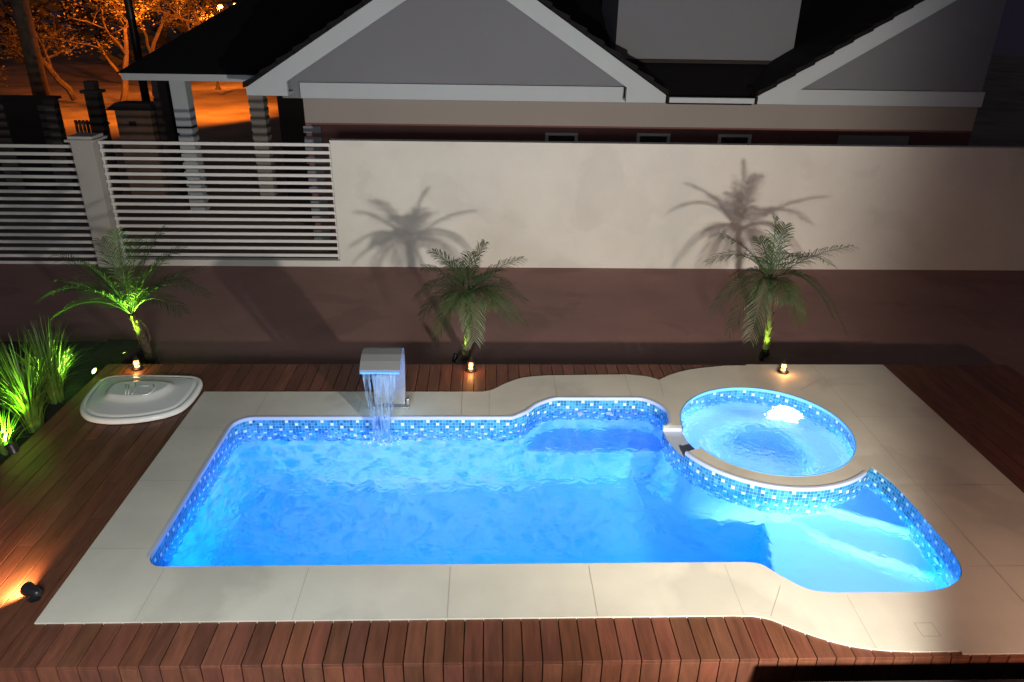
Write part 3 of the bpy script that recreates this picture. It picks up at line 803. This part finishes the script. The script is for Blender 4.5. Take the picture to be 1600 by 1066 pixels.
# ------------------------------------------------------------------ grass clumps
def clump(label, base, tipsbox, n, h, seed, spread=.30):
    rnd = random.Random(seed); base = Vector(base); mb = MB()
    for k in range(n):
        a = rnd.uniform(0, 2*PI); r_ = rnd.uniform(0, .085)**1; b = base+Vector((math.cos(a)*r_, math.sin(a)*r_, 0))
        L = h*rnd.uniform(.55, 1.08); out = rnd.uniform(.15, 1.0)*spread; aa = a+rnd.uniform(-.6, .6); d = Vector((math.cos(aa), math.sin(aa), 0))
        tipz = L*(1-.55*(out/spread)**2*rnd.uniform(.4, 1))
        w0 = rnd.uniform(.004, .0075); sdv = Vector((-d.y, d.x, 0)); q = rnd.uniform(.6, 1.4); mb.tone = (q*rnd.uniform(.8, 1.2), q, q*.8)
        if rnd.random() < .06: mb.tone = (1.9, 1.2, .9)
        prev = None; m = 6
        for i in range(m+1):
            s_ = i/m; p = b+d*out*(s_**1.7)*1.1+Vector((0, 0, L*s_-(L-tipz)*s_**3)); w = w0*(1-s_**2)+.0005
            cur = (p-sdv*w, p+sdv*w)
            if prev: mb.add([prev[0], prev[1], cur[1], cur[0]], [(0, 1, 2, 3)])
            prev = cur
    o = mb.build('grass_clump', M_grass)
    return tag(o, label, 'plant', 'strap-leaf grass clumps in the planting bed')
clump('biggest green-lit grass clump in the bed, in the middle of the three', (-4.70, 6.66, -.09), None, 230, 1.02, 11, .52)
clump('tall green-lit grass clump behind, next to the white hatch lid', (-4.80, 7.26, -.09), None, 210, .95, 12, .46)
clump('nearest small grass clump cut off by the left edge, brightly lit', (-4.76, 6.24, -.09), None, 110, .52, 13, .32)
clump('dark grass clump farthest left behind the lit ones', (-5.45, 7.1, -.12), None, 170, .62, 14, .42)

# ------------------------------------------------------------------ boundary wall and fences
WY = 12.65
zt = gy(700, 221.5, WY).z; xw = gy(515, 219, WY).x
mb = MB(); mb.box(xw, 16, WY, WY+.15, GZ-.05, zt-.03)
bw = mb.build('boundary_wall', M_wall); tag(bw, 'long plain white rendered boundary wall with palm shadows on it', 'wall')
mb = MB(); mb.box(xw-.006, 16, WY-.008, WY+.165, zt-.03, zt); mb.build('coping', M_wall, bw)
def fence(label, x0, x1, ztop, zbot, n, kerb):
    t = thing('slatted_fence', ((x0+x1)/2, WY+.05, GZ), label, 'fence', None)
    mb = MB(); per = (ztop-zbot)/(n-1); 
    for i in range(n): z = zbot+i*per; mb.box(x0, x1, WY+.03, WY+.065, z-.026, z+.026)
    mb.build('slats', M_white, t, bevel=.003)
    if kerb:
        mb = MB(); mb.box(x0-.02, x1+.05, WY-.005, WY+.145, GZ-.05, zbot-.085); mb.build('kerb', M_wall, t, bevel=.004)
        mb = MB(); mb.box(x1-.03, x1, WY+.066, WY+.10, zbot-.084, ztop+.02); mb.build('post', M_white, t); mb = MB(); mb.box(x0, x0+.03, WY+.066, WY+.10, zbot-.084, ztop+.02); mb.build('post', M_white, t)
    return t
xr = gy(516, 226, WY).x-.02; xp = gy(160, 300, WY).x
zft = gy(300, 225, WY).z; zfb = gy(300, 399, WY).z
fence('white horizontal slat fence between the capped pillar and the boundary wall', -6.52, xw-.01, zft, zfb, 16, True)
mb = MB(); PXa, PXb = -6.90, -6.54
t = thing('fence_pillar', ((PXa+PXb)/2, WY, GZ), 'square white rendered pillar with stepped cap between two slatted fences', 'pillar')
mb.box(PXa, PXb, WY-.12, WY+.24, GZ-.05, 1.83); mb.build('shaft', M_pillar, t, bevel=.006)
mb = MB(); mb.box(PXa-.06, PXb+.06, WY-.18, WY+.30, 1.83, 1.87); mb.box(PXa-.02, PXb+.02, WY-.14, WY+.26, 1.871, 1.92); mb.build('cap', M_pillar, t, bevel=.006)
fence('darker slatted fence running off to the left of the capped pillar', -13, -6.91, gy(50, 229, WY).z, gy(50, 422, WY).z, 18, False)

# ------------------------------------------------------------------ neighbour's house
HY = 14.15
hs = thing('neighbour_house', (3, HY, GZ), 'low grey house with two white-edged gables behind the white wall', 'house')
def P(mb, n, m, **k): return mb.build(n, m, hs, **k)
mb = MB(); mb.box(-3.40, 9.28, HY, HY+.2, 1.95, 2.38); mb.box(-3.40, -3.2, HY+.2, 22, GZ, 2.3); mb.box(9.08, 9.28, HY+.2, 22, GZ, 2.3)
P(mb, 'wall', M_low)
mb = MB(); mb.box(-3.40, 9.28, HY+.004, HY+.2, GZ, 1.949); P(mb, 'shade_tinted_lower_wall', mat('maroon_shade_tint', (.20, .085, .08), .8, var=.15, vscale=1.5))  # maroon colour stands in for the boundary wall's shadow on the house
def gable(xl, zl, xa, za, xr_, zr, yo, drop, side, left=True, right=True, foot=.72):
    """verge boards in the plane yo; gable wall recessed to HY"""
    mb = MB(); F_ = MB()
    sl = (za-zl)/(xa-xl); sr = (za-zr)/(xr_-xa)
    dl = drop*math.sqrt(1+sl*sl); dr = drop*math.sqrt(1+sr*sr)
    if left:
        F_.prism_y([(xl, zl-.13), (xl+foot, zl-.13), (xl+foot, zl+sl*foot-dl), (xa, za-dl), (xa, za), (xl, zl)], yo, yo+.10)
    if right:
        F_.prism_y([(xr_-foot, zr-.13), (xr_, zr-.13), (xr_, zr), (xa, za), (xa, za-dr), (xr_-foot, zr+sr*foot-dr)], yo, yo+.10)
    P(F_, 'verge_board', M_trim)
    # gable wall
    mb.prism_y([(xl+.5, 2.38), (xr_-.3 if right else 9.28, 2.38), (xr_-.3 if right else 9.28, (zr+.3*sr if right else za)-.12), (xa, za-.12), (xl+.5, zl+.5*sl-.12)], HY+.02, HY+.15)
    P(mb, 'gable_wall', M_grey)
    # soffit of the overhang
    so = MB()
    if left: so.prism_y([(xl+.02, zl-.10), (xa, za-.10), (xa, za-.04), (xl+.02, zl-.04)], yo+.101, HY+.02)
    if left: so.box(xl+.02, xl+foot, yo+.101, HY+.02, zl-.12, zl-.08)
    if right: so.prism_y([(xa, za-.10), (xr_-.02, zr-.10), (xr_-.02, zr-.04), (xa, za-.04)], yo+.101, HY+.02); so.box(xr_-foot, xr_-.02, yo+.101, HY+.02, zr-.12, zr-.08)
    P(so, 'soffit', M_trim)
    rf = MB()
    if left: rf.prism_y([(xl-.04, zl+.0), (xa, za+.03), (xa, za+.09), (xl-.04, zl+.06)], yo-.04, 22)
    if right: rf.prism_y([(xa, za+.03), (xr_+.04, zr+.0), (xr_+.04, zr+.06), (xa, za+.09)], yo-.04, 22)
    # stepped tile ends along the verge
    st = .31
    for (a, b, zz, s_, on) in ((xl, xa, zl, sl, left), (xa, xr_, za, -sr, right)):
        if not on: continue
        L = (b-a); k = int(L/st)
        for i in range(k+1):
            x0 = a+i*st; x1 = min(x0+st*1.06, b); z0 = zz+s_*(i*st)
            up_ = .05; lo_ = .01
            if s_ > 0: rf.prism_y([(x0-.03, z0+lo_), (x1-.03, z0+s_*st*1.0-.02+lo_), (x1-.03, z0+s_*st+up_), (x0-.03, z0+up_+.05)], yo-.055, yo+.25)
            else: rf.prism_y([(x0+.03, z0-.02+lo_), (x1+.03, z0+s_*st+lo_), (x1+.03, z0+s_*st+up_+.05), (x0+.03, z0+up_)], yo-.055, yo+.25)
    P(rf, 'roof', M_roof)
gable(-4.27, 2.60, -.51, 4.93, 3.20, 2.57, 13.70, .285, 0)
gable(4.87, 2.57, 9.6, 5.45, 12, 3.0, 13.70, .285, 0, right=False)
for xa_, xb_ in ((-3.42, 2.50), (5.55, 9.30)):
    mb = MB(); mb.box(xa_, xb_, HY-.06, HY-.002, 2.39, 2.66); P(mb, 'band', M_trim)
mb = MB(); mb.box(2.48, 5.56, HY-.05, HY-.003, 2.39, 2.45); mb.box(3.26, 4.84, 13.72, 13.84, 2.44, 2.53); P(mb, 'gutter', M_trim)
mb = MB(); mb.box(3.22, 3.27, 13.70, 13.86, 2.43, 2.56); mb.box(4.83, 4.88, 13.70, 13.86, 2.43, 2.56); mb.box(3.27, 4.83, 13.84, HY, 2.40, 2.43); P(mb, 'gutter_end', M_roof)
mb = MB(); sl = .40
mb.add([(3.2, 13.85, 2.50), (4.87, 13.85, 2.50), (4.87, 14.36, 2.50+sl*.51), (3.2, 14.36, 2.50+sl*.51), (-1, 14.36, 2.50+sl*.51), (-1, 21, 2.50+sl*7.15), (9.3, 21, 2.50+sl*7.15), (9.3, 14.36, 2.50+sl*.51)], [(0, 1, 2, 3), (4, 7, 6, 5)])
P(mb, 'valley_roof', M_roof)
mb = MB(); mb.box(2.47, 5.97, 15.2, 17.4, 2.9, 5.6); bx = P(mb, 'roof_box', M_grey)
mb = MB(); mb.box(2.40, 6.04, 15.13, 15.199, 3.02, 3.08); P(mb, 'flashing', M_dark)
# rusticated corner
mb = MB()
z = GZ
while z < 1.85: mb.box(-3.44, -3.12, HY-.03, HY-.001, z+.03, z+.15); z += .19
P(mb, 'corner_blocks', M_grey)
for x0, x1, z1 in ((1.08, 1.70, 1.82), (2.82, 3.46, 1.83), (4.38, 5.02, 1.83)):
    mb = MB(); zz = 1.05
    mb.box(x0, x1, HY-.03, HY-.001, z1-.05, z1); mb.box(x0, x0+.06, HY-.03, HY-.001, zz, z1-.05); mb.box(x1-.06, x1, HY-.03, HY-.001, zz, z1-.05); mb.box(x0+.06, x1-.06, HY-.03, HY-.001, zz, zz+.05)
    w = P(mb, 'window', M_wall)
    mb = MB(); mb.box(x0+.06, x1-.06, HY-.012, HY-.002, zz+.05, z1-.05); o = mb.build('pane', M_glass_dark, w); o.matrix_parent_inverse = Matrix.Identity(4)
mb = MB(); mb.box(6.70, 8.07, HY-.03, HY-.001, 1.30, 1.84); P(mb, 'shutter', M_low)

# carport beside the house
ct = thing('carport', (-6, 16.4, GZ), 'open carport with dark tiled hip roof and square columns left of the house', 'carport')
mb = MB(); mb.box(-7.22, -3.4, 15.46, 15.58, 2.53, 2.66); mb.box(-7.22, -7.10, 15.58, 21, 2.53, 2.66); mb.box(-7.1, -3.4, 15.58, 21, 2.56, 2.60); mb.build('fascia', M_trim, ct)
a = (-7.30, 15.42, 2.66); b = (1.2, 15.42, 2.66); q = gy(398, -12, 18.6); c_ = (q.x, q.y, q.z); d_ = (1.2, q.y, q.z); e_ = (-7.3, 22, 2.66)
mb = MB(); mb.add([a, b, d_, c_, e_], [(0, 1, 2, 3), (0, 3, 4)]); mb.build('roof', M_roof, ct)
for x, y, m in ((-6.47, 16.4, M_trim), (-7.53, 18.0, M_dark), (-5.37, 18.0, M_low)):
    mb = MB(); mb.box(x-.16, x+.16, y-.16, y+.16, 1.5 if m is M_trim else GZ, 2.56)
    z = GZ
    if m is M_trim:
        mb.box(x-.13, x+.13, y-.13, y+.13, GZ, 1.5)
        while z < 1.45: mb.box(x-.16, x+.16, y-.16, y+.16, z+.04, z+.17); z += .19
    else:
        while z < 2.0: mb.box(x-.175, x+.175, y-.175, y+.175, z+.04, z+.17); z += .19
    mb.build('column', m, ct)
mb = MB(); mb.box(-4.9, -3.45, 17.9, 18.1, GZ, 2.5); mb.box(-3.45, -3.41, 14.5, 18.1, GZ, 2.5); mb.build('back_wall', M_dark, ct)

# street-side things
sw = thing('street_wall', (-10.7, 18, GZ), 'dark street wall with banded corner piers at the far left', 'wall')
mb = MB(); mb.box(-14, -10.06, 18.0, 18.2, GZ, 1.84); mb.build('wall_body', M_dark, sw)
mb = MB(); mb.box(-14, -10.00, 17.95, 18.25, 1.841, 1.90); mb.build('coping', M_dark, sw)
for xb_ in (-10.44, -11.6):
    mb = MB(); z = GZ
    while z < 1.6: mb.box(xb_, xb_+.37, 17.955, 17.999, z+.04, z+.16); z += .19
    mb.build('banding', mat('dull_banding', (.10, .085, .085), .85), sw)
gp = thing('gate_post', (-9.1, 18, GZ), 'dark round-capped gate post in front of the orange-lit street', 'gate post')
mb = MB(); mb.box(-9.27, -8.98, 17.86, 18.14, GZ, 2.0); z = 0
mb.build('shaft', M_dark, gp, bevel=.01)
mb = MB(); mb.box(-9.33, -8.92, 17.8, 18.2, 2.001, 2.07); mb.box(-9.24, -9.01, 17.88, 18.12, 2.071, 2.26); mb.build('cap', M_dark, gp, bevel=.01)
mbx = thing('mailbox_pier', (-8.2, 18, GZ), 'squat brown mailbox pier with dark overhanging cap', 'mailbox')
mb = MB(); mb.box(-8.62, -7.82, 17.8, 18.3, GZ, 1.66); mb.build('pier', mat('brown_render', (.20, .12, .09), .8, var=.3, vscale=3), mbx)
mb = MB(); mb.loft([[(-8.78, 17.66, 1.66), (-7.66, 17.66, 1.66), (-7.66, 18.44, 1.66), (-8.78, 18.44, 1.66)], [(-8.6, 17.8, 1.80), (-7.84, 17.8, 1.80), (-7.84, 18.3, 1.80), (-8.6, 18.3, 1.80)]], True, True, True); mb.build('cap', M_dark, mbx)
mb = MB(); mb.box(-8.34, -8.18, 17.785, 17.799, 1.30, 1.40); mb.build('mail_slot', M_black, mbx)
fg = thing('gate', (-9.9, 18.6, GZ), 'low slatted gate beside the gate post, glowing orange from the street', 'gate')
mb = MB()
for k in range(9): mb.box(-10.0+k*.09, -9.95+k*.09, 18.55, 18.6, GZ, 1.30)
for z in (.0, 1.2): mb.box(-10.02, -9.2, 18.601, 18.63, z, z+.06)
mb.build('slats', M_bark, fg)
def pole(name, x, y, r_, z1, label, m):
    mb = MB(); mb.tube([(x, y, GZ), (x+.02, y, z1*.5), (x, y, z1)], [r_*1.1, r_, r_*.85], 14)
    return tag(mb.build(name, m, smooth=True), label, 'pole')
pole('utility_pole', -14.6, 25.5, .24, 9, 'thick brown utility pole behind the dark street wall', M_bark)
pole('street_pole', -9.06, 20.5, .10, 7, 'thin dark pole rising behind the mailbox pier', M_black)
# sodium street lamps
def street_lamp(u, v, Y, label, e, zp=GZ):
    p = gy(u, v, Y); t = thing('street_lamp', (p.x, Y, zp), label, 'street lamp', 'sodium street lamps')
    mb = MB(); mb.tube([(p.x+1.2, Y+.3, zp), (p.x+1.2, Y+.3, p.z+.1), (p.x+.9, Y+.2, p.z+.35), (p.x, Y, p.z+.22)], [.07, .05, .04, .035], 8); mb.build('pole', M_black, t)
    mb = MB(); mb.lathe([(.02, .2), (.15, .17), (.18, .08), (.10, .05)], p, 14); mb.build('head', M_black, t, smooth=True)
    mb = MB(); mb.lathe([(.09, .05), (.13, 0), (.10, -.07), (.02, -.10)], p, 14); mb.build('bulb', mat('sodium_bulb', (1, .7, .3), .4, em=(1, .50, .13), ems=22), t, smooth=True)
    if e: light('street_lamp_light', 'SPOT', p+Vector((0, 0, -.2)), e, (1, .23, .018), (p.x-9, Y+4, -.3), spot_size=R(150), spot_blend=.5, shadow_soft_size=.15)
    return t
street_lamp(370, 8, 30, 'brighter orange street lamp just above the carport roof', 3600)
street_lamp(344, 10, 40, 'smaller orange street lamp farther down the street', 4200)
light('street_lamp_light', 'SPOT', (-13.0, 31, 5.2), 3800, (1, .23, .018), (-17, 35, 0), spot_size=R(150), spot_blend=.5, shadow_soft_size=.2)

# ------------------------------------------------------------------ street trees
def tree(label, base, h, seed, lean=0, dens=1.0, r0=.16):
    rnd = random.Random(seed); base = Vector(base); t = thing('street_tree', base, label, 'tree', 'scrubby street trees lit orange')
    tb = MB(); lb = MB(); ends = []
    def branch(p, d, L, r_, lvl):
        pts = [p.copy()]; m = 6; q = d.copy()
        for i in range(m):
            q = (q+Vector((rnd.gauss(0, .16), rnd.gauss(0, .16), rnd.gauss(.03, .10)))).normalized(); pts.append(pts[-1]+q*L/m)
        tb.tube(pts, [r_*(1-.6*i/m) for i in range(m+1)], 7 if lvl < 2 else 4)
        if lvl >= 2: ends.extend(pts[2:])
        if lvl < 4:
            for k in range(rnd.choice((2, 3)) if lvl else 4):
                i = rnd.randint(2, m); nd = (q+Vector((rnd.gauss(0, .75), rnd.gauss(0, .75), rnd.gauss(.05, .45)))).normalized()
                branch(pts[i], nd, L*rnd.uniform(.5, .78), r_*(1-.6*i/m)*.7, lvl+1)
    branch(base, Vector((lean, 0, 1)).normalized(), h*.42, r0, 0)
    tb.build('trunk', M_bark, t)
    for e in ends:
        if rnd.random() > .34*dens: continue
        k = rnd.uniform(.5, 1.5)
        for j in range(14):
            c = e+Vector((rnd.gauss(0, .22), rnd.gauss(0, .22), rnd.gauss(0, .16))); a = rnd.uniform(0, PI); s_ = rnd.uniform(.03, .075)
            lb.tone = k*rnd.uniform(.7, 1.3)
            v1 = Vector((math.cos(a), math.sin(a), rnd.uniform(-.5, .5)))*s_; v2 = Vector((-math.sin(a)*.4, math.cos(a)*.4, rnd.uniform(-.6, .6)))*s_
            lb.add([c-v1, c+v2, c+v1, c-v2], [(0, 1, 2, 3)])
    if lb.v: lb.build('crown', M_leaf, t)
    return t
tree('bare crooked tree lit bright orange, nearest the street lamps', (-15.6, 33, -.2), 7.5, 21, .15, .9)
tree('spindly orange-lit tree between the utility pole and the brightest tree', (-18.6, 35, -.2), 7.0, 5, -.1, .7)
tree('leafy orange-lit tree at the far left behind the utility pole', (-26.0, 37, -.1), 8.5, 9, .1, 1.1)
tree('scrubby tree right behind the carport roof, dimly lit', (-13.2, 38, 0), 8.5, 15, .05, 1.0)
tree('broad dim tree behind the bright tree', (-19.0, 44, 0), 9.0, 31, .1, 1.0)
tree('low bushy tree at the edge of the sandy street', (-21.5, 31.5, -.2), 3.6, 27, .2, 1.2, .09)
mb = MB(); rnd = random.Random(50)
for k in range(9000):
    x = rnd.uniform(-75, 30); y = rnd.uniform(52, 62); z = abs(rnd.gauss(0, 4))+rnd.uniform(-.5, 3.5)+2*noise.noise(Vector((x*.15, 0, 3)))
    s_ = rnd.uniform(.2, .6); a = rnd.uniform(0, PI); v1 = Vector((math.cos(a), math.sin(a)*.4, rnd.uniform(-.4, .4)))*s_; v2 = Vector((-.3, .2, 1))*s_*.6; c = Vector((x, y, z)); mb.tone = rnd.uniform(.3, 1.2)
    mb.add([c-v1, c+v2, c+v1, c-v2], [(0, 1, 2, 3)])
struct(mb.build('treeline', M_leaf), 'stuff')

# ------------------------------------------------------------------ unseen blockers added to shade the right of the garden
mb = MB(); mb.box(2.36, 3.1, 1.72, 1.98, GZ, 1.93)
o = tag(mb.build('shading_pier', M_wall, bevel=.01), 'unseen white pier added beside the porch lamp to block its light', 'pier')

pb = thing('shading_planter_box', (3.6, 2.97, GZ), 'unseen low dark planter box added to shade the deck riser at the bottom right', 'planter')  # added out of view to keep lamp light off the riser
mb = MB(); mb.box(1.86, 6.2, 2.72, 2.77, GZ, .20); mb.box(1.86, 6.2, 3.14, 3.19, GZ, .20); mb.box(1.86, 1.91, 2.771, 3.139, GZ, .20); mb.box(6.15, 6.2, 2.771, 3.139, GZ, .20); mb.build('box', M_dark, pb, bevel=.005)
mb = MB(); mb.box(1.912, 6.148, 2.772, 3.138, GZ, .17); mb.build('soil', M_soil, pb)
mb = MB(); rnd = random.Random(88)
for k in range(1500):
    c = Vector((rnd.uniform(1.9, 6.1), rnd.gauss(2.95, .07), .14+abs(rnd.gauss(0, .02)))); a = rnd.uniform(0, 2*PI); d = Vector((math.cos(a), math.sin(a), rnd.uniform(0, 1)))*.06; w = Vector((-math.sin(a), math.cos(a), 0))*.012
    mb.tone = rnd.uniform(.5, 1.3); mb.add([c-w, c+w, c+d*.6+w*.8, c+d, c+d*.6-w*.8], [(0, 1, 2, 3, 4)])
mb.build('foliage', M_frond, pb)
